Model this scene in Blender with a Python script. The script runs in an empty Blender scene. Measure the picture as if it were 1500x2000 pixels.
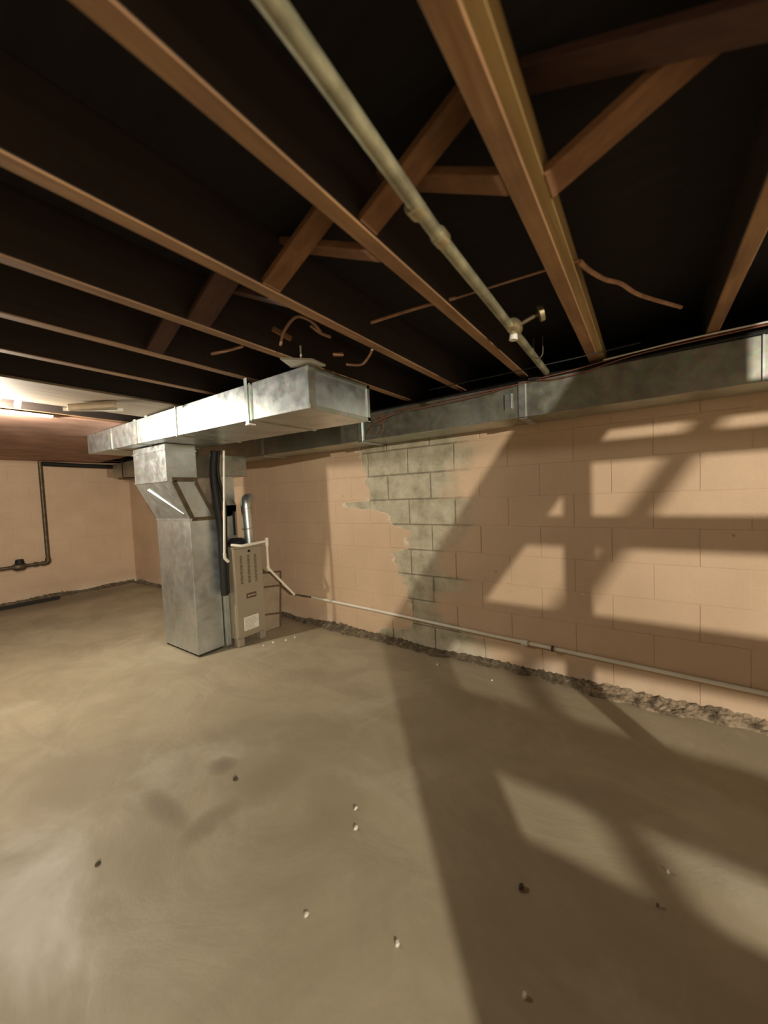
import bpy, bmesh, math, random
from mathutils import Vector, Matrix, noise
random.seed(7)
S = bpy.context.scene
COL = S.collection

# ------------------------------------------------------------ camera
CAM_Z = 1.28
yaw, pit, rol, FPX = .615, .048, -.041, 728.0
cy, sy = math.cos(yaw), math.sin(yaw)
Fv = Vector((cy * math.cos(pit), sy * math.cos(pit), -math.sin(pit)))
Rt = Vector((sy, -cy, 0)); Up = Rt.cross(Fv)
rv = math.cos(rol) * Rt + math.sin(rol) * Up
uv_ = rv.cross(Fv)
cd = bpy.data.cameras.new('camera'); cam = bpy.data.objects.new('camera', cd); COL.objects.link(cam)
M = Matrix((rv, uv_, -Fv)).transposed().to_4x4(); M.translation = (0, 0, CAM_Z)
cam.matrix_world = M
cd.sensor_fit = 'VERTICAL'; cd.sensor_height = 24; cd.lens = 24 * FPX / 2000
cd.clip_start = .02
cd.dof.use_dof = True; cd.dof.focus_distance = 3.2; cd.dof.aperture_fstop = cd.lens / 9.0
S.camera = cam

# ------------------------------------------------------------ world, lights, exposure
w = bpy.data.worlds.new('World'); S.world = w; w.use_nodes = True
w.node_tree.nodes['Background'].inputs[0].default_value = (.8, .85, 1, 1)
w.node_tree.nodes['Background'].inputs[1].default_value = 0.0
S.view_settings.view_transform = 'Standard'; S.view_settings.look = 'None'
S.view_settings.gamma = 1; S.view_settings.use_curve_mapping = False
S.view_settings.exposure = 0.0
L1 = (.50, 3.40, 1.86)
L2 = (-1.5, -3.01, 1.90)
def lamp(name, loc, watts, col, rad):
    d = bpy.data.lights.new(name, 'POINT'); d.energy = watts; d.color = col; d.shadow_soft_size = rad
    o = bpy.data.objects.new(name, d); o.location = loc; COL.objects.link(o); return o
lamp('bulb_light', L1, 104, (1, .90, .74), .03)
lamp('bulb_light', L2, 830, (1, .90, .74), .018)

# ------------------------------------------------------------ material helpers
def mat(name, rough=.8, metal=0):
    m = bpy.data.materials.new(name); m.use_nodes = True
    nt = m.node_tree; b = nt.nodes['Principled BSDF']
    b.inputs['Roughness'].default_value = rough; b.inputs['Metallic'].default_value = metal
    return m, nt, b
def N(nt, t, **k):
    n = nt.nodes.new(t)
    for a, v in k.items(): setattr(n, a, v)
    return n
def noise_tex(nt, vec, scale, detail=4, rough=.55, dist=0):
    n = N(nt, 'ShaderNodeTexNoise'); n.inputs['Scale'].default_value = scale
    n.inputs['Detail'].default_value = detail; n.inputs['Roughness'].default_value = rough
    n.inputs['Distortion'].default_value = dist
    nt.links.new(vec, n.inputs['Vector']); return n.outputs['Fac']
def ramp(nt, fac, stops, interp='LINEAR'):
    r = N(nt, 'ShaderNodeValToRGB'); e = r.color_ramp.elements; r.color_ramp.interpolation = interp
    while len(e) > 1: e.remove(e[-1])
    e[0].position = stops[0][0]; c = stops[0][1]; e[0].color = (*c, 1) if not isinstance(c, float) else (c, c, c, 1)
    for p, c in stops[1:]:
        x = e.new(p); x.color = (*c, 1) if not isinstance(c, float) else (c, c, c, 1)
    nt.links.new(fac, r.inputs[0]); return r.outputs[0]
def mix(nt, f, a, b, blend='MIX'):
    n = N(nt, 'ShaderNodeMix'); n.data_type = 'RGBA'; n.blend_type = blend
    for i, v in ((0, f), (6, a), (7, b)):
        if hasattr(v, 'node'): nt.links.new(v, n.inputs[i])
        else: n.inputs[i].default_value = (*v, 1) if isinstance(v, tuple) else v
    return n.outputs[2]
def math_(nt, op, a, b=0.0, c=0.0, clamp=False):
    n = N(nt, 'ShaderNodeMath', operation=op); n.use_clamp = clamp
    for i, v in enumerate((a, b, c)):
        if hasattr(v, 'node'): nt.links.new(v, n.inputs[i])
        else: n.inputs[i].default_value = v
    return n.outputs[0]
def bump(nt, b, h, strength=.3, dist=.01):
    n = N(nt, 'ShaderNodeBump'); n.inputs['Strength'].default_value = strength; n.inputs['Distance'].default_value = dist
    nt.links.new(h, n.inputs['Height']); nt.links.new(n.outputs[0], b.inputs['Normal'])
def pos(nt):
    return N(nt, 'ShaderNodeNewGeometry').outputs['Position']
def scaled(nt, vec, s):
    n = N(nt, 'ShaderNodeVectorMath', operation='MULTIPLY'); nt.links.new(vec, n.inputs[0]); n.inputs[1].default_value = s
    return n.outputs[0]
def plain(name, col, rough=.7, metal=0, var=.25, scale=12, bmp=.1, spec=None):
    m, nt, b = mat(name, rough, metal); p = pos(nt)
    f = noise_tex(nt, p, scale, 5)
    d = tuple(c * (1 - var) for c in col); l = tuple(min(1, c * (1 + var)) for c in col)
    nt.links.new(ramp(nt, f, [(.3, d), (.7, l)]), b.inputs['Base Color'])
    if bmp: bump(nt, b, f, bmp, .004)
    if spec is not None: b.inputs['Specular IOR Level'].default_value = spec
    return m

# painted block wall with a bare, peeled zone
def wall_material(joint=False):
    m, nt, b = mat('peach_painted_joint' if joint else 'peach_painted_block', .62)
    p = pos(nt); sep = N(nt, 'ShaderNodeSeparateXYZ'); nt.links.new(p, sep.inputs[0])
    X, Y, Z = sep.outputs
    n1 = noise_tex(nt, p, 2.2, 4); n2 = noise_tex(nt, p, 30, 5); n3 = noise_tex(nt, p, 9, 5, .65)
    paint = ramp(nt, n1, [(.3, (.55, .395, .262)), (.7, (.64, .468, .318))])
    paint = mix(nt, math_(nt, 'MULTIPLY', n2, .18), paint, (.42, .29, .19))
    bare = ramp(nt, n3, [(.32, (.29, .265, .18)), (.5, (.42, .385, .275)), (.7, (.53, .49, .37))] if not joint else [(.3, (.13, .11, .075)), (.7, (.28, .245, .175))])
    # boundaries as a function of height
    def bound(pts):
        r = ramp(nt, math_(nt, 'DIVIDE', Z, 2.0), [(z / 2, y / 3) for z, y in pts])
        return math_(nt, 'MULTIPLY', r, 3.0)
    left = bound(LEFT); right = bound(RIGHT)
    wob = math_(nt, 'MULTIPLY', math_(nt, 'SUBTRACT', noise_tex(nt, p, 14, 6, .7), .5), .22)
    yy = math_(nt, 'ADD', Y, wob)
    fl = math_(nt, 'MULTIPLY', math_(nt, 'SUBTRACT', left, yy), 60, clamp=True)
    wob2 = math_(nt, 'MULTIPLY', math_(nt, 'SUBTRACT', noise_tex(nt, p, 6, 5, .6), .5), .5)
    fr = math_(nt, 'MULTIPLY', math_(nt, 'SUBTRACT', math_(nt, 'ADD', Y, wob2), right), 4.5, clamp=True)
    isright = math_(nt, 'GREATER_THAN', X, 2.6)
    g = math_(nt, 'MULTIPLY', math_(nt, 'MULTIPLY', fl, fr), isright)
    col = mix(nt, g, paint, bare)
    # white lime blooms just above the floor and along the torn edge of the paint
    edge = math_(nt, 'SUBTRACT', 1.0, math_(nt, 'MULTIPLY', math_(nt, 'ABSOLUTE', math_(nt, 'SUBTRACT', left, math_(nt, 'SUBTRACT', yy, .012))), 70), clamp=True)
    patchy = math_(nt, 'MULTIPLY', math_(nt, 'SUBTRACT', noise_tex(nt, p, 5, 3), .50), 9, clamp=True)
    band = math_(nt, 'COMPARE', Z, 1.19, .055)
    e2 = math_(nt, 'MULTIPLY', math_(nt, 'MULTIPLY', edge, math_(nt, 'MAXIMUM', patchy, band)), isright)
    col = mix(nt, math_(nt, 'MULTIPLY', e2, .8), col, (.78, .74, .62))
    low = math_(nt, 'SUBTRACT', 1.0, math_(nt, 'DIVIDE', Z, .13), clamp=True)
    pl = math_(nt, 'MULTIPLY', math_(nt, 'SUBTRACT', noise_tex(nt, p, 3.1, 4), .44), 7, clamp=True)
    col = mix(nt, math_(nt, 'MULTIPLY', math_(nt, 'MULTIPLY', low, pl), .6), col, (.75, .66, .54))
    # small chips and marks
    v = N(nt, 'ShaderNodeTexVoronoi'); v.inputs['Scale'].default_value = 4.0; nt.links.new(p, v.inputs['Vector'])
    chip = math_(nt, 'LESS_THAN', v.outputs['Distance'], .03)
    col = mix(nt, math_(nt, 'MULTIPLY', chip, .6), col, (.2, .12, .07))
    nt.links.new(col, b.inputs['Base Color'])
    h = math_(nt, 'ADD', noise_tex(nt, p, 55, 5, .7), math_(nt, 'MULTIPLY', n3, .8))
    bump(nt, b, h, .35, .006)
    return m
# (z, y) of the torn edge towards the far end and of the soft edge towards the near end
LEFT = [(0, 1.98), (.09, 1.95), (.12, 1.66), (.22, 1.62), (.30, 1.62), (.50, 1.68), (.62, 1.74), (.78, 1.80), (.82, 1.62),
        (.93, 1.63), (.97, 1.62), (1.02, 1.80), (1.10, 1.82), (1.14, 1.92), (1.17, 2.30), (1.21, 2.32), (1.225, 2.03), (1.32, 2.02), (1.38, 2.04),
        (1.46, 2.06), (1.6, 2.10), (2.0, 2.12)]
RIGHT = [(0, .85), (.15, .88), (.20, 1.00), (.25, 1.22), (.34, 1.32), (.48, 1.28), (.50, 1.05), (.60, 1.05), (.64, 1.25), (.80, 1.22), (.85, 1.12),
         (1.0, 1.08), (1.03, .98), (1.20, .98), (1.24, 1.15), (1.43, 1.02), (1.6, .98), (2.0, 1.0)]
M_wall = wall_material(); M_joint = wall_material(True)
M_unseen_dark = plain('dark_unseen_wall', (.12, .10, .08), .9, 0, .3, 5, .3)  # unseen walls coloured dark to cut bounced light
def floor_material():
    m, nt, b = mat('stained_concrete', .6)
    p = pos(nt)
    a = noise_tex(nt, p, .9, 5, .6, .6); c = noise_tex(nt, scaled(nt, p, (1, .55, 1)), 2.6, 6, .62, .8); d = noise_tex(nt, p, 38, 5, .7)
    col = ramp(nt, a, [(.3, (.32, .27, .18)), (.5, (.42, .36, .25)), (.7, (.49, .43, .31))])
    dark = ramp(nt, c, [(.42, 0.0), (.60, 1.0)])
    col = mix(nt, math_(nt, 'MULTIPLY', dark, .45), col, (.27, .225, .15))
    pale = ramp(nt, noise_tex(nt, p, 1.7, 5, .6, .5), [(.56, 0.0), (.68, 1.0)])
    col = mix(nt, math_(nt, 'MULTIPLY', pale, .45), col, (.56, .52, .42))
    sep = N(nt, 'ShaderNodeSeparateXYZ'); nt.links.new(p, sep.inputs[0]); X, Y, Z = sep.outputs
    def blob(x, y, rx, ry, colr, k):
        nonlocal col
        dx = math_(nt, 'POWER', math_(nt, 'DIVIDE', math_(nt, 'SUBTRACT', X, x), rx), 2.0)
        dy = math_(nt, 'POWER', math_(nt, 'DIVIDE', math_(nt, 'SUBTRACT', Y, y), ry), 2.0)
        r = math_(nt, 'ADD', math_(nt, 'ADD', dx, dy), math_(nt, 'MULTIPLY', math_(nt, 'SUBTRACT', c, .5), 3.0))
        f = math_(nt, 'MULTIPLY', math_(nt, 'SUBTRACT', 1.0, r, clamp=True), k)
        col = mix(nt, f, col, colr)
    blob(.24, 1.68, .20, .40, (.60, .57, .50), .75)      # pale dried patch
    blob(.67, 1.68, .06, .20, (.19, .155, .10), .8); blob(.96, 1.69, .07, .08, (.19, .155, .10), .8); blob(.74, 1.44, .14, .07, (.21, .17, .11), .7)    # dark scuffs
    blob(1.02, 1.45, .22, .14, (.24, .195, .125), .5)
    blob(1.5, 6.6, 1.6, .45, (.16, .13, .09), .75)        # darker floor along the back wall
    # dirt line along the block wall
    dl = math_(nt, 'MULTIPLY', math_(nt, 'SUBTRACT', X, math_(nt, 'ADD', 2.30, math_(nt, 'MULTIPLY', c, .35))), 8, clamp=True)
    col = mix(nt, math_(nt, 'MULTIPLY', dl, .6), col, (.19, .155, .10))
    col = mix(nt, math_(nt, 'MULTIPLY', d, .25), col, (.27, .23, .16))
    nt.links.new(col, b.inputs['Base Color'])
    rr = ramp(nt, c, [(.3, .42), (.7, .7)]); nt.links.new(rr, b.inputs['Roughness'])
    h = math_(nt, 'ADD', math_(nt, 'MULTIPLY', c, 3.0), math_(nt, 'MULTIPLY', d, .25))
    bump(nt, b, h, .14, .02)
    return m
M_floor = floor_material()
def wood(name, dark, light, along='X', rough=.75):
    m, nt, b = mat(name, rough); p = pos(nt)
    s = {'X': (1.2, 18, 18), 'Y': (18, 1.2, 18), 'Z': (18, 18, 1.2)}[along]
    f = noise_tex(nt, scaled(nt, p, s), 1.6, 6, .65, .4)
    g = noise_tex(nt, p, 3.0, 3)
    col = ramp(nt, f, [(.3, dark), (.7, light)])
    col = mix(nt, math_(nt, 'MULTIPLY', g, .35), col, tuple(c * .7 for c in dark))
    nt.links.new(col, b.inputs['Base Color']); bump(nt, b, f, .25, .004)
    return m
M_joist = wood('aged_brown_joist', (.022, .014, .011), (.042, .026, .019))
def lit_underside(m, dark, light):
    # light painted into the colour: lit pale undersides, near-black sides for unlit bays
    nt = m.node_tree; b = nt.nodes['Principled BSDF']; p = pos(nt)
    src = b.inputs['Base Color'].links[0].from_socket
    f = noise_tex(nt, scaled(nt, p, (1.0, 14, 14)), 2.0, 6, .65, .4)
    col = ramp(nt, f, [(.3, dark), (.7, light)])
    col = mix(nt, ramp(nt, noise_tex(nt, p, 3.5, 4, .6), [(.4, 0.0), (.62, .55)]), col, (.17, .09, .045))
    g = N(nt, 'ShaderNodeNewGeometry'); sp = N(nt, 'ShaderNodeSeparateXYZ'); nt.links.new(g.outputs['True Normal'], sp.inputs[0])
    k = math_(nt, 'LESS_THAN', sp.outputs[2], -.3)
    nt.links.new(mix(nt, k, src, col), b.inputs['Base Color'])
lit_underside(M_joist, (.20, .10, .045), (.44, .26, .12))
M_bridge = wood('orange_brown_bridging', (.15, .07, .03), (.30, .145, .065), 'Y')
M_bridge_shaded = wood('shaded_bridging', (.05, .022, .016), (.11, .05, .034), 'Y')  # shaded copy of the bridging wood, for boards that get little light
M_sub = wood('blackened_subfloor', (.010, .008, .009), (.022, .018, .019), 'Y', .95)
M_stair = wood('stair_timber', (.28, .19, .11), (.42, .3, .18))
M_palew = wood('pale_timber', (.45, .35, .23), (.62, .5, .36))
M_dusty = wood('dusty_soffit_wood', (.20, .15, .10), (.36, .29, .21))
M_panel = plain('reddish_ceiling_board', (.34, .20, .15), .7, 0, .3, 4, .15)
def galv(name, base, rough=.34, scale=26):
    m, nt, b = mat(name, rough, .92); p = pos(nt)
    v = N(nt, 'ShaderNodeTexVoronoi'); v.inputs['Scale'].default_value = scale * 2; nt.links.new(p, v.inputs['Vector'])
    n = noise_tex(nt, p, 5, 5, .6); k = noise_tex(nt, p, 16, 4)
    d = tuple(c * .72 for c in base)
    col = ramp(nt, n, [(.32, d), (.68, base)])
    col = mix(nt, .10, col, v.outputs['Color'], 'OVERLAY')
    nt.links.new(col, b.inputs['Base Color'])
    r = ramp(nt, k, [(.25, rough - .08), (.75, rough + .12)]); nt.links.new(r, b.inputs['Roughness'])
    bump(nt, b, n, .06, .02)
    return m
M_galv = galv('galvanised_steel', (.70, .755, .765), .38)
M_galv_dull = galv('dull_galvanised_steel', (.50, .51, .44), .42)
M_black = plain('black_rubber', (.006, .006, .006), .7, 0, .3, 20, 0)
M_blackish = plain('dark_grey_insulation', (.035, .036, .036), .8, 0, .3, 20, .3)
M_dark = plain('shadow_gap_and_dark_strip', (.02, .018, .016), .9, 0, .2, 20, 0)
M_pvc = plain('white_pvc', (.74, .70, .60), .4, 0, .08, 9, 0)
M_furn = plain('beige_enamel', (.29, .245, .175), .42, 0, .06, 5, 0)
M_furn_side = plain('beige_enamel_side', (.30, .255, .18), .45, 0, .08, 5, 0)
M_label = plain('paper_label', (.72, .68, .60), .6, 0, .08, 60, 0)
M_badge = plain('maroon_badge', (.10, .05, .035), .4, 0, .1, 10, 0)
M_silver = plain('silver_letters', (.6, .58, .52), .35, .8, .1, 10, 0)
M_print = plain('grey_print', (.30, .27, .22), .7, 0, .1, 10, 0)
M_pipe = plain('galvanised_water_pipe', (.31, .295, .19), .45, .55, .45, 14, .3)
M_iron = plain('old_dark_iron', (.11, .085, .05), .5, .5, .4, 20, .3)
M_copper = plain('copper_wire', (.26, .11, .075), .4, .5, .25, 40, 0)
M_cable = plain('tan_cable_jacket', (.36, .20, .12), .7, 0, .3, 20, .1)
M_white = plain('white_painted_metal', (.75, .74, .68), .45, .1, .15, 9, 0)
M_brass = plain('aged_brass', (.42, .36, .22), .4, .8, .2, 20, 0)
M_rust = plain('rusty_brown', (.12, .07, .04), .8, .1, .4, 30, .3)
M_chipw = plain('white_chip', (.80, .76, .66), .7, 0, .1, 30, .2)
M_chipd = plain('dark_chip', (.06, .045, .03), .8, 0, .3, 30, .2)
M_card = plain('tan_cardboard', (.30, .235, .16), .8, 0, .15, 12, .1)
M_red = plain('red_tape', (.6, .10, .08), .5, 0, .1, 10, 0)
def rubble_material():
    m, nt, b = mat('crumbled_concrete', .95); p = pos(nt)
    f = noise_tex(nt, p, 22, 6, .75); g = noise_tex(nt, p, 4, 3)
    col = ramp(nt, f, [(.35, (.04, .028, .016)), (.5, (.13, .10, .06)), (.62, (.27, .22, .15)), (.72, (.50, .44, .34))])
    col = mix(nt, math_(nt, 'MULTIPLY', g, .5), col, (.20, .16, .105))
    sep = N(nt, 'ShaderNodeSeparateXYZ'); nt.links.new(p, sep.inputs[0])
    near = math_(nt, 'MULTIPLY', math_(nt, 'SUBTRACT', .45, sep.outputs[1]), 4, clamp=True)
    tan = math_(nt, 'MULTIPLY', near, math_(nt, 'MULTIPLY', math_(nt, 'SUBTRACT', noise_tex(nt, p, 11, 5, .7), .40), 6, clamp=True))
    col = mix(nt, math_(nt, 'MULTIPLY', tan, .7), col, (.50, .39, .27))
    nt.links.new(col, b.inputs['Base Color']); bump(nt, b, f, .9, .02)
    return m
M_rubble = rubble_material()

# ------------------------------------------------------------ geometry helpers
def obj(name, bm, m, parent=None, smooth=False, bevel=0):
    if bevel:
        bmesh.ops.bevel(bm, geom=bm.edges[:], offset=bevel, segments=1, affect='EDGES')
    me = bpy.data.meshes.new(name); bmesh.ops.recalc_face_normals(bm, faces=bm.faces[:]); bm.to_mesh(me); bm.free()
    if m: me.materials.append(m)
    if smooth:
        for f in me.polygons: f.use_smooth = True
        if hasattr(me, 'set_sharp_from_angle'): me.set_sharp_from_angle(angle=math.radians(40))
    o = bpy.data.objects.new(name, me); COL.objects.link(o)
    if parent is not None:
        o.parent = parent; o.matrix_parent_inverse = Matrix.Translation(-parent.location)
    return o
def tag(o, label, cat, group=None, kind=None):
    o['label'] = label; o['category'] = cat
    if group: o['group'] = group
    if kind: o['kind'] = kind
    return o
def thing(name, label, cat, loc=(0, 0, 0), group=None):
    o = bpy.data.objects.new(name, None); COL.objects.link(o); o.location = loc; o.empty_display_size = .05
    return tag(o, label, cat, group)
def struct(o): o['kind'] = 'structure'; return o
def box(bm, x0, x1, y0, y1, z0, z1):
    vs = [bm.verts.new((x, y, z)) for x in (x0, x1) for y in (y0, y1) for z in (z0, z1)]
    for q in ((0, 1, 3, 2), (4, 6, 7, 5), (0, 4, 5, 1), (2, 3, 7, 6), (0, 2, 6, 4), (1, 5, 7, 3)):
        bm.faces.new([vs[i] for i in q])
    return bm
def B(*a):
    bm = bmesh.new(); box(bm, *a); return bm
def hexa(pts, bm=None):
    """8 corners: bottom loop of 4 then top loop of 4"""
    bm = bm or bmesh.new(); v = [bm.verts.new(p) for p in pts]
    for q in ((0, 1, 2, 3), (4, 5, 6, 7), (0, 1, 5, 4), (1, 2, 6, 5), (2, 3, 7, 6), (3, 0, 4, 7)): bm.faces.new([v[i] for i in q])
    return bm
def beam(p0, p1, w, t, side, bm=None):
    """board from p0 to p1, width w along `side`, thickness t across"""
    p0, p1, side = Vector(p0), Vector(p1), Vector(side).normalized()
    d = (p1 - p0).normalized(); n = d.cross(side).normalized(); s = n.cross(d).normalized()
    c = [s * a * w / 2 + n * b_ * t / 2 for a, b_ in ((-1, -1), (1, -1), (1, 1), (-1, 1))]
    return hexa([p0 + k for k in c] + [p1 + k for k in c], bm)
def tube(pts, r, seg=10, bm=None, res=0, caps=True):
    bm = bm or bmesh.new(); P = [Vector(p) for p in pts]
    if res:
        Q = []
        for i in range(len(P) - 1):
            a, b_, c, d = P[max(i - 1, 0)], P[i], P[i + 1], P[min(i + 2, len(P) - 1)]
            for k in range(res):
                t = k / res
                Q.append(.5 * ((2 * b_) + (c - a) * t + (2 * a - 5 * b_ + 4 * c - d) * t * t + (-a + 3 * b_ - 3 * c + d) * t ** 3))
        Q.append(P[-1]); P = Q
    rr = r if isinstance(r, (list, tuple)) else [r] * len(P)
    up = None; rings = []
    for i, p in enumerate(P):
        d = (P[min(i + 1, len(P) - 1)] - P[max(i - 1, 0)]).normalized()
        if up is None: up = d.orthogonal().normalized()
        up = (up - d * up.dot(d)).normalized(); s = d.cross(up)
        rings.append([bm.verts.new(p + (up * math.cos(2 * math.pi * k / seg) + s * math.sin(2 * math.pi * k / seg)) * rr[i]) for k in range(seg)])
    for a, b_ in zip(rings, rings[1:]):
        for k in range(seg): bm.faces.new((a[k], a[(k + 1) % seg], b_[(k + 1) % seg], b_[k]))
    if caps: bm.faces.new(rings[0]); bm.faces.new(rings[-1])
    return bm
def bend(pts, r, n=5):
    """round the corners of a polyline with radius r"""
    P = [Vector(p) for p in pts]; out = [P[0]]
    for a, b_, c in zip(P, P[1:], P[2:]):
        u = (a - b_).normalized(); v = (c - b_).normalized()
        s, e = b_ + u * r, b_ + v * r
        for k in range(n + 1):
            t = k / n; out.append((1 - t) ** 2 * s + 2 * t * (1 - t) * b_ + t * t * e)
    out.append(P[-1]); return out

# ------------------------------------------------------------ the setting
XW, YB, XL, YF, ZC, ZT = 2.64, 7.0, -3.4, -4.6, 1.955, 2.15
TH = .2
bm = bmesh.new()
nx, ny = 60, 110
g = [[None] * (ny + 1) for _ in range(nx + 1)]
for i in range(nx + 1):
    for j in range(ny + 1):
        x = XL - TH + (XW + TH - XL + TH) * i / nx; y = YF - TH + (YB - YF + 2 * TH) * j / ny
        g[i][j] = bm.verts.new((x, y, .006 * noise.noise(Vector((x * 1.1, y * 1.1, 0))) - .006))
for i in range(nx):
    for j in range(ny): bm.faces.new((g[i][j], g[i + 1][j], g[i + 1][j + 1], g[i][j + 1]))
struct(obj('floor', bm, M_floor, smooth=True))
wr = struct(obj('wall_right', B(XW + .0035, XW + TH, YF - TH, YB + TH, -.03, ZC), M_joint))
wb = struct(obj('wall_back', B(XL, XW + .012, YB + .0035, YB + TH, -.03, ZC), M_joint))
struct(obj('wall_left', B(XL - TH, XL, YF - TH, YB + TH, -.03, ZC), M_unseen_dark))
struct(obj('wall_front', B(XL, XW + .012, YF - TH, YF, -.03, ZC), M_unseen_dark))
struct(obj('ceiling', B(XL - TH, XW + TH, YF - TH, YB + TH, ZT, ZT + .03), M_sub))
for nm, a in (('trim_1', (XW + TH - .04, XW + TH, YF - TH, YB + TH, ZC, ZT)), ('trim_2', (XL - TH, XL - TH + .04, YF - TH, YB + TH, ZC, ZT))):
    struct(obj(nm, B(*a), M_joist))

# concrete blocks, each one a part of its wall
MOD, ROW, Z0 = .41, .209, -.025
cache = {}
def block_mesh(key, ly, lz, gap, d):
    if key in cache: return cache[key]
    bm = B(-d, .02, -ly / 2 + gap / 2, ly / 2 - gap / 2, -lz / 2 + gap / 2, lz / 2 - gap / 2)
    bmesh.ops.bevel(bm, geom=[e for e in bm.edges if all(v.co.x < 0 for v in e.verts)], offset=min(.0035, gap * .6), segments=1, affect='EDGES')
    me = bpy.data.meshes.new('concrete_block'); bmesh.ops.recalc_face_normals(bm, faces=bm.faces[:]); bm.to_mesh(me); bm.free(); me.materials.append(M_wall)
    cache[key] = me; return me
def interp(pts, z):
    for (a, ya), (b_, yb) in zip(pts, pts[1:]):
        if a <= z <= b_: return ya + (yb - ya) * (z - a) / (b_ - a + 1e-9)
    return pts[-1][1]
for k in range(10):
    z0 = max(Z0 + ROW * k, -.02); z1 = min(Z0 + ROW * (k + 1), ZC)
    if z1 - z0 < .03: continue
    off = .994 if k % 2 == 0 else 1.199
    y = off - MOD * 4
    while y < YB:
        y0, y1 = y, min(y + MOD, YB + .0); y += MOD
        if y1 - y0 < .05: continue
        zc = (z0 + z1) / 2; yc = (y0 + y1) / 2
        bare = interp(RIGHT, zc) - .25 < yc < interp(LEFT, zc) + .15
        gap = .010 if bare else .002
        me = block_mesh((round(y1 - y0, 3), round(z1 - z0, 3), gap), y1 - y0, z1 - z0, gap, .012 if bare else .011)
        o = bpy.data.objects.new('concrete_block', me); COL.objects.link(o); o.parent = wr
        dx = random.uniform(-.0015, .0015) if bare else random.uniform(-.0006, .0006)
        o.location = (XW + .012 + dx, yc, zc)
for k in range(10):
    z0 = max(Z0 + ROW * k, -.02); z1 = min(Z0 + ROW * (k + 1), ZC)
    if z1 - z0 < .03: continue
    x = XW - MOD * (1 if k % 2 else .5)
    xs = [(x, XW)]
    while x > .3: xs.append((x - MOD, x)); x -= MOD
    for x0, x1 in xs:
        me = block_mesh((round(x1 - x0, 3), round(z1 - z0, 3), .0018), x1 - x0, z1 - z0, .0018, .011)
        o = bpy.data.objects.new('concrete_block', me); COL.objects.link(o); o.parent = wb
        o.location = ((x0 + x1) / 2, YB + .012, (z0 + z1) / 2); o.rotation_euler = (0, 0, math.pi / 2)

# crumbled concrete and dirt at the foot of the walls
def rubble(axis, a0, a1, name, label, wmax, hmax, seed):
    bm = bmesh.new(); n = int((a1 - a0) / .016); m = 9; rows = []
    for i in range(n + 1):
        a = a0 + (a1 - a0) * i / n
        wdt = wmax * (.55 + .45 * noise.noise(Vector((a * 1.7, seed, 0))) + .25 * noise.noise(Vector((a * 9, seed, 2))))
        hh = hmax * max(.25, .7 + .8 * noise.noise(Vector((a * 2.3, seed, 5))))
        r = []
        for j in range(m + 1):
            t = j / m; z = hh * (1 - t) ** 1.1 * (1 + .7 * noise.noise(Vector((a * 38, t * 7, seed)))) + .008 * noise.noise(Vector((a * 60, t * 9, 3)))
            z = max(z, .002) if j < m else -.012
            d = wdt * t
            r.append(bm.verts.new((XW + .004 - d, a, z) if axis == 'Y' else (a, YB + .004 - d, z)))
        rows.append(r)
    for p, q in zip(rows, rows[1:]):
        for j in range(m): bm.faces.new((p[j], p[j + 1], q[j + 1], q[j]))
    return tag(obj(name, bm, M_rubble), label, 'rubble', kind='stuff')
rubble('Y', -1.6, 2.86, 'crumbled_concrete', 'crumbled dirty concrete strip along the foot of the peach block wall', .16, .040, 1.3)
rubble('Y', 2.86, 6.9, 'crumbled_concrete', 'low dirt strip at the wall foot behind the furnace and duct column', .12, .035, 7.7)
rubble('X', .2, 2.6, 'crumbled_concrete', 'dark dirt strip at the foot of the far back wall', .22, .05, 4.1)

# ------------------------------------------------------------ joists and bridging
JW = .048
joists = [(-.25, 'floor joist nearest the right edge of the picture above the wall duct'),
          (.230, 'thick two-tone floor joist carrying the orange bridging, right of the water pipe'),
          (.605, 'brown floor joist just left of the galvanised water pipe'),
          (1.015, 'orange-brown floor joist passing over the near corner of the big trunk duct'),
          (1.42, 'floor joist ending at the white plate on the trunk duct corner'),
          (1.83, 'floor joist meeting the trunk duct at its hanging strap'),
          (2.24, 'dim floor joist next to the pale soffit board over the trunk duct'),
          (2.66, 'floor joist along the near edge of the pale soffit board'),
          (3.10, 'floor joist along the far edge of the pale soffit board')]
y = 3.50
extra = []
while y < 6.95: extra.append(y); y += .406
y = -.655
while y > -4.55: extra.append(y); y -= .406
for jy, lab in joists + [(e, None) for e in extra]:
    if lab is None:
        lab = 'floor joist hidden above the reddish ceiling board' if jy > 3 else 'floor joist outside the picture behind the camera'
    w0 = JW / 2
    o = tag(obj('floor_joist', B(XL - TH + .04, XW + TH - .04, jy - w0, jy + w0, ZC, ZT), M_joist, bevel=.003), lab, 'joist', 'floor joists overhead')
    if abs(jy - .23) < .01:  # added strip, coloured as the lit lower edge of this joist's side
        obj('lit_side_strip', B(XL - TH + .04, XW + TH - .04, jy - w0 - .026, jy - w0, ZC + .004, ZC + .07), wood('lit_joist_side', (.28, .18, .07), (.46, .32, .13)), o)['label'] = 'yellowish strip added for the lit lower joist side'
def bridging(ya, yb, x, up, label, wdt=.07):
    """board from the foot of one joist to the head of the next"""
    za, zb = (ZC + .012, ZT - .012) if up else (ZT - .012, ZC + .012)
    o = obj('bridging_board', beam((x, ya + .023, za), (x, yb - .023, zb), wdt, .02, (1, 0, 0)), M_bridge_shaded if any(k in label for k in ('dark ', 'dim ', 'barely')) else M_bridge, bevel=.002)
    tag(o, label, 'bridging', 'cross bridging between joists'); return o
bridging(.23, .605, .885, True, 'orange bridging board crossing right of the water pipe, low at the two-tone joist')
bridging(.23, .605, .80, False, 'grey-brown bridging board crossing behind the water pipe')
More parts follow.
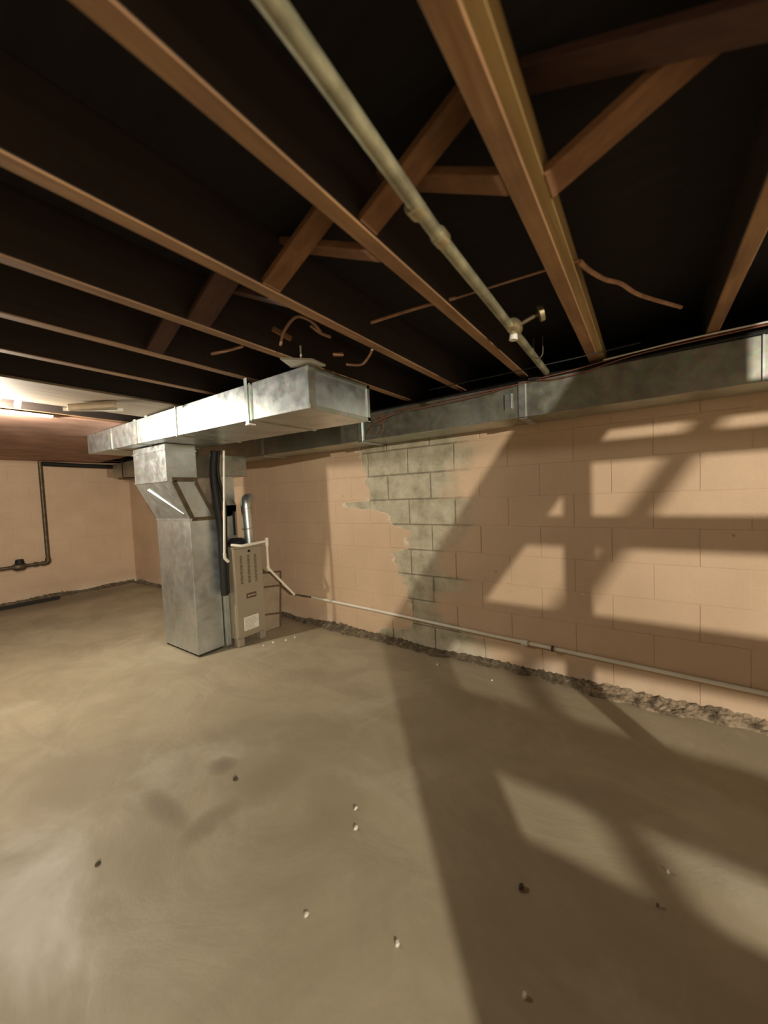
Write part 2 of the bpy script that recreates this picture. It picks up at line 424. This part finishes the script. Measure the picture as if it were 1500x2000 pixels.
bridging(.605, 1.015, .90, True, 'short reddish bridging board rising from the joist left of the water pipe')
bridging(.605, 1.015, .82, False, 'orange bridging board low at the second joist left of the pipe')
bridging(-.25, .205, .95, False, 'long orange-brown bridging board rising right from the two-tone joist', .085)
bridging(-.25, .23, .86, True, 'dark reddish bridging board at the top right')
bridging(1.015, 1.42, .80, False, 'dim reddish bridging board left of centre', .09)
bridging(1.015, 1.42, .90, True, 'dark bridging board behind the dim reddish one')
bridging(1.42, 1.83, .82, False, 'barely lit bridging board two bays left of the big joist')

# ceiling boards near the far lamp
tag(obj('soffit_board', B(-1.2, 1.34, 2.62, 3.13, ZC - .014, ZC - .001), M_dusty, bevel=.002), 'pale dusty soffit board nailed under the joists beside the trunk duct', 'board')
cb = tag(obj('ceiling_board', B(-2.2, 2.2, 3.52, YB - .01, ZC - .014, ZC - .001), M_panel, bevel=.002), 'reddish ceiling board over the far end of the basement', 'board')
obj('edge_trim', B(-1.5, .86, 3.47, 3.53, ZC - .026, ZC - .0145), M_white, cb)['label'] = 'whitish edge trim strip'
t = thing('wood_block', 'pale wood scrap hanging off the far soffit board', 'wood scrap', (.93, 2.95, ZC - .02))
obj('cleat', beam((.82, 2.98, ZC - .048), (.99, 2.75, ZC - .036), .04, .03, (0, 0, 1)), M_palew, t, bevel=.002)
obj('strip', beam((.80, 3.02, ZC - .055), (1.05, 2.80, ZC - .055), .02, .012, (0, 0, 1)), M_white, t)
t = thing('wood_cleat', 'small slanted pale brace beside the edge trim at the far left', 'wood scrap', (.66, 3.35, 1.94))
obj('brace', beam((.66, 3.40, ZC - .002), (.655, 3.22, ZT - .04), .03, .02, (1, 0, 0)), M_palew, t)
obj('nail_head', tube([(.66, 3.392, ZC + .01), (.66, 3.386, ZC + .01)], .004, 8), M_iron, t)

# ------------------------------------------------------------ main trunk duct
TX0, TX1, TY0, TY1 = 1.30, 1.78, 1.335, 4.30
def zb(y): return 1.712 + (y - TY0) * .020
def zt(y): return 1.918 + (y - TY0) * .008
trunk = thing('trunk_duct', 'long shiny galvanised trunk duct hanging below the joists', 'duct', (1.55, 2.5, 1.72))
seams = [1.335, 1.79, 2.62, 3.24, 3.74, 4.30]
for a, b_ in zip(seams, seams[1:]):
    pts = [(TX0, a, zb(a)), (TX1, a, zb(a)), (TX1, b_, zb(b_)), (TX0, b_, zb(b_)), (TX0, a, zt(a)), (TX1, a, zt(a)), (TX1, b_, zt(b_)), (TX0, b_, zt(b_))]
    pts = [(x, y_ + (.001 if y_ == a else -.001), z_) for x, y_, z_ in pts]
    obj('duct_section', hexa(pts), M_galv, trunk, bevel=.002)
for s in seams[1:-1]:
    bm = bmesh.new()
    box(bm, TX0 - .006, TX0 + .001, s - .007, s + .007, zb(s) - .004, zt(s) + .002)
    box(bm, TX0 - .006, TX1 + .006, s - .007, s + .007, zb(s) - .006, zb(s))
    obj('drive_cleat', bm, M_galv_dull, trunk)
bm = bmesh.new()
box(bm, TX0 - .003, TX0 + .045, TY0 - .004, TY0, zb(TY0) - .002, zt(TY0))
box(bm, TX0, TX1 + .002, TY0 - .006, TY0, zb(TY0) - .003, zb(TY0) + .02)
box(bm, TX0 + .0, TX1 + .002, TY0 - .006, TY0, zt(TY0) - .02, zt(TY0))
box(bm, TX1 - .02, TX1 + .002, TY0 - .006, TY0, zb(TY0), zt(TY0))
obj('end_cap_flange', bm, M_galv_dull, trunk)
hs = thing('hanger_strap', 'bright metal hanger strap wrapped down the trunk duct face', 'strap', (1.29, 1.80, 1.95))
obj('strap_band', B(TX0 - .010, TX0 - .007, 1.805, 1.832, zb(1.8) - .02, ZC - .001), M_galv, hs)
obj('strap_foot', B(TX0 - .012, TX0 + .03, 1.795, 1.84, zb(1.8) - .026, zb(1.8) - .018), M_white, hs, bevel=.002)
for q, yy in enumerate((3.25, 3.05)):
    o = tag(obj('hanger_bracket', B(TX0 - .004, TX0 + .02, yy, yy + .04, zt(yy) - .01 + .012, ZC - .015), M_white, bevel=.002), ['small white hanger bracket over the far part of the trunk duct', 'second small hanger bracket nearer the furnace column'][q], 'bracket', 'trunk duct hanger brackets')
# white plate and stub on top of the near corner
pl = thing('register_plate', 'bright white metal plate lying on the near corner of the trunk duct', 'plate', (1.30, 1.40, 1.925))
obj('plate', hexa([(1.19, 1.40, 1.930), (1.30, 1.30, 1.930), (1.40, 1.31, 1.930), (1.30, 1.45, 1.930), (1.19, 1.40, 1.94), (1.30, 1.30, 1.94), (1.40, 1.31, 1.94), (1.30, 1.45, 1.94)]), M_white, pl)
obj('stub', tube([(1.27, 1.345, 1.938), (1.265, 1.340, 2.0)], .004, 8), M_white, pl)

# ------------------------------------------------------------ wall duct
wd = thing('wall_duct', 'long flat galvanised duct running along the top of the peach block wall', 'duct', (2.46, 1, 1.70))
WX0, WX1, WZ0, WZ1 = 2.32, 2.60, 1.703, 1.905
ws = [-2.2, -.62, .60, 1.83, 3.05, 4.27, 5.5, 6.7]
for a, b_ in zip(ws, ws[1:]):
    obj('duct_section', B(WX0, WX1, a + .001, b_ - .001, WZ0, WZ1), M_galv_dull, wd, bevel=.002)
for s in ws[1:-1]:
    bm = bmesh.new(); box(bm, WX0 - .010, WX0, s - .02, s + .02, WZ0 - .006, WZ1 + .004); box(bm, WX0 - .010, WX1, s - .02, s + .02, WZ0 - .010, WZ0)
    obj('drive_cleat', bm, M_galv, wd, bevel=.001)
obj('strap_tab', B(WX0 - .014, WX0 - .002, .66, .70, WZ0 + .06, WZ0 + .15), M_galv, wd, bevel=.001)
bm = bmesh.new()
for yy in (-.5, -.42): box(bm, WX0 - .006, WX0, yy - .004, yy + .004, WZ0, WZ1)
obj('seam_rib', bm, M_galv, wd)
for q, yy in enumerate((6.3, 5.3)):
    bm = tube(bend([(WX0 - .02, yy, 1.95), (WX0 - .02, yy, 1.68), (WX1, yy, 1.68)], .02), .008, 8)
    tag(obj('duct_hanger', bm, M_black), ['black duct hanger nearest the far corner', 'black duct hanger just left of the duct column neck'][q], 'hanger', 'wall duct hangers')
bp = thing('insulated_pipe', 'dark insulated pipe lying along the top of the wall duct', 'pipe', (2.40, 1, 1.93))
obj('pipe_sleeve', tube([(2.42, -2.2, 1.927), (2.42, 6.6, 1.927)], .020, 12), M_blackish, bp, True)
for yy in (-.35, .5, 1.7): obj('pipe_tie', tube([(2.42, yy - .01, 1.927), (2.42, yy + .01, 1.927)], .022, 12), M_black, bp, True)
bc = tag(obj('black_cable', tube([(2.335, -2.0, 1.915), (2.33, -.5, 1.918), (2.33, .2, 1.912), (2.325, .55, 1.92), (2.33, 1.4, 1.912), (2.33, 2.2, 1.914)], .012, 8, res=6), M_black, smooth=True), 'black cable drooping along the front top edge of the wall duct', 'cable')
def wire(name, pts, r, m, label, cat='wire', group=None, res=6):
    return tag(obj(name, tube(pts, r, 6, res=res), m, smooth=True), label, cat, group)
g_ = 'copper-red wires strung along the wall duct'
wire('red_wire', [(2.305, .52, 1.90), (2.30, .40, 1.885), (2.30, .25, 1.895), (2.302, .05, 1.925), (2.302, -.25, 1.935), (2.302, -.6, 1.938), (2.31, -1.4, 1.93)], .0035, M_copper, 'lower red-brown wire running right from the tie near the water pipe', group=g_)
wire('red_wire', [(2.300, .50, 1.905), (2.295, .32, 1.912), (2.295, .10, 1.932), (2.295, -.10, 1.942), (2.298, -.6, 1.945), (2.31, -1.4, 1.935)], .0035, M_copper, 'upper red-brown wire running right from the tie near the water pipe', group=g_)
wire('pale_wire', [(2.29, .18, 1.930), (2.286, -.02, 1.938), (2.286, -.2, 1.945), (2.295, -.6, 1.948)], .0035, M_white, 'pale whitish wire among the red wires at the right')
wire('red_wire', [(2.305, .55, 1.90), (2.303, .66, 1.895), (2.303, .82, 1.89), (2.305, 1.1, 1.885), (2.305, 1.5, 1.88)], .003, M_copper, 'red-brown wire running left from the tie along the duct edge', group=g_)
wire('red_wire', [(2.305, .54, 1.905), (2.300, .72, 1.885), (2.300, .95, 1.868), (2.302, 1.35, 1.862)], .003, M_copper, 'sagging red-brown wire over the duct seam', group=g_)
wire('grey_wire', [(2.2, 1.15, 1.945), (2.2, .6, 1.943), (2.2, .3, 1.944), (2.2, .02, 1.95)], .0025, M_blackish, 'thin dark wire stretched under the joist ends')
wt = tag(obj('wire_tie', tube([(2.31, .50, 1.915), (2.30, .56, 1.915)], .016, 10), M_black, smooth=True), 'black tie holding the wires under the water pipe end', 'tie')
wn = thing('wire_tangle', 'small tangle of stripped copper wires by the trunk duct end', 'wires', (2.28, 1.60, 1.80))
for pts in ([(2.3, 1.36, 1.88), (2.28, 1.50, 1.85), (2.26, 1.62, 1.82), (2.26, 1.70, 1.76), (2.27, 1.72, 1.72)],
            [(2.28, 1.50, 1.86), (2.25, 1.60, 1.82), (2.26, 1.56, 1.86), (2.25, 1.66, 1.83)],
            [(2.27, 1.60, 1.83), (2.28, 1.58, 1.78), (2.28, 1.62, 1.73)],
            [(2.27, 1.62, 1.83), (2.26, 1.54, 1.84), (2.27, 1.62, 1.80), (2.26, 1.66, 1.86)]):
    obj('wire_strand', tube(pts, .0028, 6, res=6), M_copper, wn, True)

# cables under the joists
wire('cable', [(1.249, .907, 1.975), (1.268, .692, 1.975), (1.293, .559, 1.975)], .006, M_cable, 'tan cable crossing left from the joist beside the water pipe', 'cable')
wire('cable', [(1.295, .56, 1.975), (1.312, .364, 1.975), (1.323, .247, 1.975), (1.338, .165, 1.977)], .0035, M_cable, 'thin cable crossing behind the water pipe to the two-tone joist', 'cable')
wire('cable', [(1.341, .165, 1.975), (1.40, .15, 1.972), (1.505, .113, 1.975), (1.60, .07, 1.985), (1.725, .016, 1.978), (1.972, -.118, 1.985)], .0075, M_cable, 'bent reddish cable right of the two-tone joist', 'cable')
# loose stuff above the near corner of the trunk duct
lo = thing('loose_wires', 'curled tan wires and wood scraps above the trunk duct corner', 'wires', (1.25, 1.25, 2.0))
for pts, r in (([(1.12, 1.31, 1.95), (1.10, 1.26, 1.99), (1.12, 1.20, 2.04), (1.18, 1.17, 2.03), (1.24, 1.17, 2.0)], .006),
               ([(1.48, 1.24, 1.945), (1.50, 1.16, 1.93), (1.47, 1.09, 1.945), (1.43, 1.04, 1.952)], .006),
               ([(1.20, 1.20, 2.03), (1.23, 1.17, 2.0), (1.27, 1.15, 1.99)], .007),
               ([(.98, 1.62, 1.95), (1.02, 1.55, 1.96), (1.05, 1.48, 1.97)], .006)):
    obj('wire_strand', tube(pts, r, 8, res=6), M_cable, lo, True)
obj('wood_scrap', beam((1.08, 1.31, 2.01), (1.14, 1.26, 1.97), .02, .015, (0, 0, 1)), M_bridge, lo, bevel=.002)
obj('wood_scrap', beam((1.36, 1.22, 1.955), (1.40, 1.19, 1.96), .016, .012, (0, 0, 1)), M_bridge, lo, bevel=.002)

# ------------------------------------------------------------ water pipe under the joists
wp = thing('water_pipe', 'galvanised water pipe hanging between the joists with a shut-off valve', 'pipe', (1, .44, 1.93))
PY, PZ = .425, 1.925
obj('pipe', tube([(XL + .02, PY - .16, PZ), (.35, PY - .030, PZ), (.9, PY + .002, PZ), (2.29, PY + .034, PZ + .004)], .0165, 14), M_pipe, wp, True)
for x in (.775, .90): obj('coupling', tube([(x - .018, PY, PZ), (x - .016, PY, PZ), (x + .016, PY, PZ), (x + .018, PY, PZ)], [.017, .021, .021, .017], 14), M_brass, wp, True)
v = obj('valve_body', tube([(1.52, PY + .005, PZ + .003), (1.535, PY + .005, PZ + .003), (1.56, PY + .005, PZ + .003), (1.60, PY + .005, PZ + .003), (1.615, PY + .005, PZ + .003)], [.017, .025, .03, .025, .017], 14), M_brass, wp, True)
obj('valve_stem', tube([(1.57, PY, PZ + .003), (1.585, PY - .09, PZ + .035)], .008, 8), M_iron, v, True)
obj('valve_handle', tube([(1.583, PY - .085, PZ + .033), (1.587, PY - .10, PZ + .037)], .032, 14), M_brass, v, True)
obj('drain_cap', tube([(1.575, PY + .01, PZ - .02), (1.575, PY + .012, PZ - .045)], [.014, .017], 12), M_white, v, True)
for x in (1.95,):
    obj('pipe_strap', tube([(x - .008, PY, ZC + .01)] and [(x, PY - .02, ZC + .05), (x, PY - .02, PZ), (x, PY, PZ - .019), (x, PY + .02, PZ), (x, PY + .02, ZC + .05)], .003, 6, res=3), M_iron, wp)

# ------------------------------------------------------------ return duct column
cx0, cx1, cy0, cy1 = 1.555, 1.79, 3.03, 3.60
nx0, nx1 = 1.402, 1.64
col_ = thing('return_duct_column', 'tall galvanised duct column with an offset neck standing left of the furnace', 'duct', (1.67, 3.3, 0))
def quadpipe(x0, x1, z0, X0, X1, z1): return hexa([(x0, cy0, z0), (x1, cy0, z0), (x1, cy1, z0), (x0, cy1, z0), (X0, cy0, z1), (X1, cy0, z1), (X1, cy1, z1), (X0, cy1, z1)])
obj('lower_box', quadpipe(cx0, cx1, .012, cx0, cx1, 1.137), M_galv, col_, bevel=.003)
obj('offset_section', quadpipe(cx0, cx1, 1.139, nx0, nx1, 1.453), M_galv, col_, bevel=.002)
nk = obj('neck', quadpipe(nx0, nx1, 1.455, nx0, nx1, 1.742), M_galv, col_, bevel=.002)
bm = bmesh.new(); box(bm, nx0 - .006, nx1 + .006, cy0 - .006, cy1 + .006, 1.69, 1.70); box(bm, nx0 - .004, nx1 + .004, cy0 - .004, cy1 + .004, 1.448, 1.460)
obj('collar', bm, M_galv, nk)
bm = bmesh.new(); box(bm, cx0 - .004, cx1 + .004, cy0 - .004, cy1 + .004, 1.130, 1.146)
obj('joint_band', bm, M_galv, col_)
obj('base_gap', B(cx0 + .01, cx1 - .01, cy0 + .01, cy1 - .01, -.004, .014), M_dark, col_)
# creased ridge across the slanted face
obj('crease', beam((nx0 + .020, 3.42, 1.395), (cx0 - .020, 3.07, 1.185), .010, .008, (1, 0, .4)), M_galv, col_, bevel=.001)
# dark frame of seams on the side of the offset
fy = cy0 - .003
def sidebar(p0, p1, w_, parent, m, nm):
    obj(nm, beam((p0[0], fy, p0[1]), (p1[0], fy, p1[1]), w_, .006, (1, 0, .1) if abs(p0[0] - p1[0]) < abs(p0[1] - p1[1]) else (0, 0, 1)), m, parent)
sidebar((1.452, 1.45), (1.578, 1.15), .035, col_, M_iron, 'side_seam')
sidebar((1.625, 1.44), (1.760, 1.16), .028, col_, M_iron, 'side_seam')
sidebar((1.44, 1.462), (1.64, 1.462), .035, col_, M_iron, 'side_seam')
sidebar((1.575, 1.138), (1.785, 1.138), .03, col_, M_iron, 'side_seam')

# filter rack between column and furnace
fr = thing('filter_rack', 'ribbed galvanised filter rack between the duct column and the furnace', 'filter rack', (1.83, 3.1, 0))
obj('rack_box', B(1.795, 1.838, 3.0, 3.5, .01, .455), M_galv_dull, fr, bevel=.002)
for x in (1.803, 1.817, 1.831): obj('rib', B(x - .003, x + .003, 2.994, 3.0, .02, .45), M_galv, fr)

# ------------------------------------------------------------ furnace
FX0, FX1, FY0, FY1 = 1.842, 2.135, 2.90, 3.50
fu = thing('furnace', 'narrow beige upright gas furnace with slotted front panel', 'furnace', (1.98, 3.2, 0))
obj('cabinet', B(FX0, FX1, FY0 + .012, FY1, .065, .865), M_furn_side, fu, bevel=.003)
dp = obj('front_panel', B(FX0 + .005, FX1 - .005, FY0, FY0 + .012, .085, .855), M_furn, fu, bevel=.003)
bm = bmesh.new()
for sx in (1.910, 1.985, 2.055):
    for k in range(20): box(bm, sx - .012, sx + .012, FY0 - .002, FY0 + .002, .545 + k * .0125, .545 + k * .0125 + .006)
sl = obj('louver_slots', bm, M_iron, dp)
sl['kind'] = 'stuff'
obj('knob_port', tube([(1.995, FY0 + .002, .825), (1.995, FY0 - .006, .825)], .012, 14), M_black, dp, True)
bd = obj('badge', B(1.945, 2.045, FY0 - .004, FY0, .405, .450), M_badge, dp, bevel=.001)
bm = bmesh.new()
for k in range(6): box(bm, 1.957 + k * .014, 1.957 + k * .014 + .009, FY0 - .006, FY0 - .003, .420, .436)
obj('badge_lettering', bm, M_silver, bd)
lb = obj('instruction_label', B(1.905, 2.055, FY0 - .003, FY0, .125, .245), M_label, dp)
bm = bmesh.new()
for k in range(9):
    box(bm, 1.915, 1.915 + random.uniform(.09, .13), FY0 - .0036, FY0 - .0028, .135 + k * .0115, .135 + k * .0115 + .003)
obj('label_print', bm, M_print, lb)
for x in (FX0 + .035, FX1 - .035):
    for y_ in (FY0 + .04, FY1 - .05): obj('foot', B(x - .03, x + .03, y_ - .035, y_ + .035, -.004, .066), M_furn, fu, bevel=.004)
obj('top_flange', B(FX0 - .004, FX1 + .004, FY0 - .004, FY1, .862, .874), M_furn_side, fu)
# supply plenum and coil case above
pn = thing('supply_plenum', 'galvanised supply plenum rising from the furnace to the ducts', 'duct', (2.0, 3.3, .88))
obj('coil_case', B(1.86, 2.03, 3.10, 3.48, .876, 1.24), M_galv_dull, pn, bevel=.004)
obj('round_shoulder', tube([(1.945, 3.10, 1.22), (1.945, 3.48, 1.22)], .084, 20), M_galv_dull, pn, True)
obj('riser', B(1.87, 2.05, 3.15, 3.48, 1.24, 1.60), M_galv, pn, bevel=.003)
obj('upper_box', B(1.795, 2.15, 3.085, 3.55, 1.50, 1.69), M_galv_dull, pn, bevel=.003)
obj('black_gasket', tube([(1.945, 3.0, .885), (1.945, 3.0, .915), (1.945, 3.0, .94)], [.07, .075, .05], 18), M_black, pn, True)
obj('inspection_slot', B(1.985, 2.005, 3.094, 3.10, .96, 1.18), M_black, pn)
vp = thing('vent_pipe', 'shiny round vent pipe with an elbow rising off the furnace top', 'pipe', (2.05, 2.97, .87))
obj('flue', tube(bend([(2.06, 2.98, .872), (2.045, 2.98, 1.285), (2.16, 3.08, 1.295)], .07, 7), .045, 18), M_galv, vp, True)
for z in (1.02, 1.20): obj('flue_ring', tube([(2.054, 2.98, z - .006), (2.052, 2.98, z + .006)], .048, 18), M_galv_dull, vp, True)
obj('flue_collar', tube([(2.06, 2.98, .874), (2.06, 2.98, .89)], .052, 18), M_galv_dull, vp, True)
# white pvc
pv = thing('condensate_pipe', 'white plastic drain pipe from the furnace top down and along the block wall', 'pipe', (2.6, 1.0, .2))
top = [(1.845, 2.93, .895), (1.90, 2.86, .882), (2.16, 2.86, .895)]
obj('top_run', tube(bend(top, .02), .013, 10), M_pvc, pv, True)
obj('tee', tube([(2.16, 2.86, .925), (2.16, 2.86, .85)], .017, 12), M_pvc, pv, True)
obj('drop', tube([(2.16, 2.86, .92), (2.168, 2.87, .640)], .012, 10), M_pvc, pv, True)
obj('elbow', tube([(2.167, 2.87, .66), (2.168, 2.87, .635), (2.19, 2.87, .615)], .016, 10), M_pvc, pv, True)
obj('slant_run', tube([(2.168, 2.87, .640), (2.46, 2.87, .32)], .012, 10), M_pvc, pv, True)
obj('slant_run', tube([(2.46, 2.87, .32), (2.615, 2.80, .262)], .009, 10), M_iron, pv, True)['label'] = 'thin dark connecting tube'
obj('wall_run', tube([(2.622, 2.80, .262), (2.622, 2.0, .246), (2.622, .9, .214), (2.622, -.5, .180), (2.622, -1.8, .15)], .0125, 10), M_pvc, pv, True)
for yy, m_, nm in ((.70, M_pvc, 'coupling'), (.52, M_iron, 'pipe_clip')):
    z = .209 if yy > .6 else .204
    obj(nm, tube([(2.618, yy - (.022 if nm == 'coupling' else .006), z), (2.618, yy + (.022 if nm == 'coupling' else .006), z)], .0195, 12), m_, pv, True)
gp = thing('vertical_plastic_pipe', 'slim white plastic pipe dropping beside the black line set', 'pipe', (1.78, 2.95, .8))
obj('riser', tube([(1.80, 2.88, 1.70), (1.748, 2.88, .83)], .010, 10), M_pvc, gp, True)
obj('elbow', tube([(1.748, 2.88, .84), (1.75, 2.88, .80), (1.78, 2.88, .765)], .013, 10), M_pvc, gp, True)
# black line set
ls = thing('line_set', 'bundle of black insulated tubes hanging between the duct column and the furnace', 'tubing', (1.80, 3.0, .5))
for k, (dx, dy, r, zlo) in enumerate(((-.03, .0, .030, .47), (.02, .015, .024, .48), (.022, -.03, .012, .50))):
    obj('tube', tube([(1.80 + dx * .4, 3.00 + dy, 1.70), (1.775 + dx * .5, 2.99 + dy, 1.50), (1.80 + dx, 2.98 + dy, 1.25), (1.805 + dx * .6, 2.972 + dy * .5, .95), (1.795 + dx * .5, 2.965 + dy * .5, zlo)], r, 10, res=6), M_black, ls, True)
obj('wire_strand', tube([(1.80, 2.955, 1.2), (1.79, 2.95, 1.0), (1.80, 2.95, .80), (1.82, 2.95, .62)], .004, 6, res=5), M_cable, ls, True)
obj('tape', tube([(1.815, 2.975, 1.13), (1.817, 2.975, 1.08)], .013, 8), M_red, ls, True)
# leaning frame behind furnace
lf = thing('leaning_panel', 'tan framed panel leaning on the wall behind the furnace', 'panel', (2.3, 3.05, 0))
def P3(x, z): return (x, 3.02 + z * .12, z)
def P4(x, z): return (x, 3.028 + z * .12, z)
obj('sheet', hexa([P3(2.16, .0), P3(2.385, .0), P4(2.385, .0), P4(2.16, .0), P3(2.16, .56), P3(2.475, .53), P4(2.475, .53), P4(2.16, .56)]), M_card, lf)
for nm, a, b_ in (('rail', P3(2.16, .565), P3(2.48, .53)), ('rail', P3(2.16, .43), P3(2.44, .395)), ('rail', P3(2.16, .17), P3(2.40, .125)), ('stile', P3(2.385, .0), P3(2.475, .53))):
    obj(nm, beam(a, b_, .016, .014, (0, 0, 1) if nm == 'rail' else (1, 0, 0)), M_rust, lf)

# ------------------------------------------------------------ back wall gas pipe
bpipe = thing('gas_pipe', 'dark iron gas pipe on the far wall with a small valve', 'pipe', (1.53, 6.94, .5))
obj('pipe', tube(bend([(1.53, 6.94, 1.93), (1.53, 6.94, .505), (1.05, 6.94, .50), (.2, 6.94, .48)], .03), .024, 12), M_iron, bpipe, True)
obj('elbow', tube(bend([(1.53, 6.94, .57), (1.53, 6.94, .505), (1.46, 6.94, .503)], .035), .032, 12), M_iron, bpipe, True)
vb = obj('valve_body', tube([(1.30, 6.94, .502), (1.27, 6.94, .502), (1.20, 6.94, .50), (1.16, 6.94, .50)], [.03, .055, .055, .03], 14), M_iron, bpipe, True)
obj('valve_cap', tube([(1.235, 6.93, .54), (1.235, 6.93, .60)], [.05, .04], 14), M_black, vb, True)
obj('union', tube([(1.38, 6.94, .503), (1.42, 6.94, .503)], .033, 8), M_iron, bpipe, True)
tag(obj('overhead_pipe', tube([(1.55, 6.90, 1.90), (2.0, 6.90, 1.89), (2.55, 6.88, 1.885)], .03, 10, res=3), M_black, smooth=True), 'black pipe running along the top of the far wall to the corner', 'pipe')
tag(obj('dark_floor_strip', B(.3, 1.58, 6.74, 6.80, .0, .035), M_dark, bevel=.003), 'dark flat strip lying on the floor at the far wall', 'board')  # flat near-black strip along the foot of the back wall

# ------------------------------------------------------------ floor debris
def chip(x, y, s, m, label, name='paint_chip'):
    bm = bmesh.new(); n = 7; t0 = random.uniform(0, 6)
    lo_, hi_ = [], []
    for k in range(n):
        a = t0 + 2 * math.pi * k / n; r = s * random.uniform(.5, 1)
        lo_.append(bm.verts.new((x + r * math.cos(a), y + r * math.sin(a) * .7, -.006)))
        hi_.append(bm.verts.new((x + r * .8 * math.cos(a), y + r * .8 * math.sin(a) * .7, s * random.uniform(.08, .25))))
    bm.faces.new(lo_); bm.faces.new(hi_)
    for k in range(n): bm.faces.new((lo_[k], lo_[(k + 1) % n], hi_[(k + 1) % n], hi_[k]))
    tag(obj(name, bm, m), label, 'debris', 'bits of debris on the floor')
chip(1.106, .984, .010, M_chipw, 'white paint chip in mid floor, the upper of two left of the shadow edge')
chip(1.035, .925, .013, M_chipw, 'yellowish paint chip in mid floor, the lower of two left of the shadow edge')
chip(.72, .865, .012, M_chipw, 'white chip low in the picture, left of the shadow')
chip(.815, .59, .010, M_chipw, 'white crumb beside the shadow edge at the bottom')
chip(.90, .26, .010, M_chipw, 'pale crumb inside the dark stair shadow')
chip(.423, 1.618, .012, M_chipd, 'dark crumb on the pale floor at lower left', 'dirt_clump')
chip(1.16, .34, .017, M_chipd, 'dark clump in the middle of the stair shadow', 'dirt_clump')
chip(.93, 1.56, .014, M_chipd, 'dark scab of dirt near the middle of the lit floor', 'dirt_clump')
for q, (x, y) in enumerate(((1.99, 2.76), (2.08, 2.74), (2.17, 2.68), (2.26, 2.66))):
    chip(x, y, .016, M_chipw, ['flat plaster flake nearest the furnace foot', 'second plaster flake in the row before the furnace', 'third plaster flake in the row before the furnace', 'plaster flake farthest right in the row before the furnace'][q])
chip(2.42, 1.28, .016, M_chipw, 'white plaster crumb at the wall foot below the bare blocks')
chip(2.40, .86, .014, M_chipw, 'pair of white crumbs at the wall foot right of the bare blocks')
chip(1.47, -.05, .008, M_chipw, 'tiny white crumb in the lit patch at right')
chip(1.33, -.02, .008, M_chipd, 'tiny dark crumb between the two lit floor patches', 'dirt_clump')

# ------------------------------------------------------------ stair behind the camera (casts the shadows on the wall)
st = thing('basement_stair', 'open-tread wooden basement stair behind the camera', 'stair', (-1, -1.8, 0))
SL = 1.218
def stringer(y0, y1):
    ct, cb_ = 1.45, 1.08
    def X(z, c): return (z - c) / SL
    pts = [(X(0, ct), 0), (X(1.94, ct), 1.94), (.735, 1.94), (.456, 1.64), (-.14, 1.03), (-.985, 0)]
    bm = bmesh.new(); a = [bm.verts.new((x, y0, z)) for x, z in pts]; b_ = [bm.verts.new((x, y1, z)) for x, z in pts]
    bm.faces.new(a); bm.faces.new(b_)
    for i in range(6): bm.faces.new((a[i], a[(i + 1) % 6], b_[(i + 1) % 6], b_[i]))
    return bm
obj('stringer', stringer(-1.42, -1.38), M_stair, st); obj('stringer', stringer(-2.24, -2.20), M_stair, st)
TREADS = [(.22, .46, 1.700, 1.735), (.056, .296, 1.520, 1.550), (-.108, .132, 1.300, 1.335), (-.248, -.06, 1.130, 1.160), (-.35, -.155, .970, 1.0),
          (-.50, -.30, .77, .80), (-.67, -.45, .57, .60), (-.83, -.61, .37, .40), (-1.0, -.78, .17, .20)]
for x0, x1, z0, z1 in TREADS: obj('tread', B(x0, x1, -2.2, -1.42, z0, z1), M_stair, st)
obj('shade_header', B(.60, .64, -2.24, -1.1, 1.752, 1.80), M_stair, st)  # unseen header added to shade the top band of the block wall
obj('shade_block', B(.60, .64, -1.535, -1.36, 1.80, 1.95), M_stair, st)  # unseen piece above the header, shaped to shade part of the wall duct
obj('post', B(.54, .556, -1.378, -1.307, 0, 1.95), M_stair, st)
rl = lambda x: 1.711 + .994 * (x + .41)
obj('handrail', beam((-1.15, -2.22, rl(-1.15)), (-.26, -2.22, rl(-.26)), .032, .016, (0, 0, 1)), M_stair, st)
obj('baluster', B(-1.12, -1.08, -2.24, -2.2, .1, rl(-1.12)), M_stair, st)

# lamp holders of the two bare bulbs
for q, Lp in enumerate((L1, L2)):
    t = thing('lamp_holder', ['white porcelain lamp holder at the far lamp, just left of the picture', 'white porcelain lamp holder behind the stair'][q], 'lamp', (Lp[0], Lp[1], ZC))
    top_ = ZC - .001 if q == 0 else ZC
    yb = Lp[1]
    obj('mounting_block', B(Lp[0] - .06, Lp[0] + .06, yb - .3, yb + .3, ZC - .001, ZC + .02) if q else B(Lp[0] - .06, Lp[0] + .06, 3.135, 3.45, ZC + .001, ZC + .02), M_stair, t)
    obj('socket', tube([(Lp[0], yb - (.03 if q == 0 else 0), ZC + .0), (Lp[0], yb - (.03 if q == 0 else 0), ZC - .012)], [.05, .035], 16), M_white, t, True)
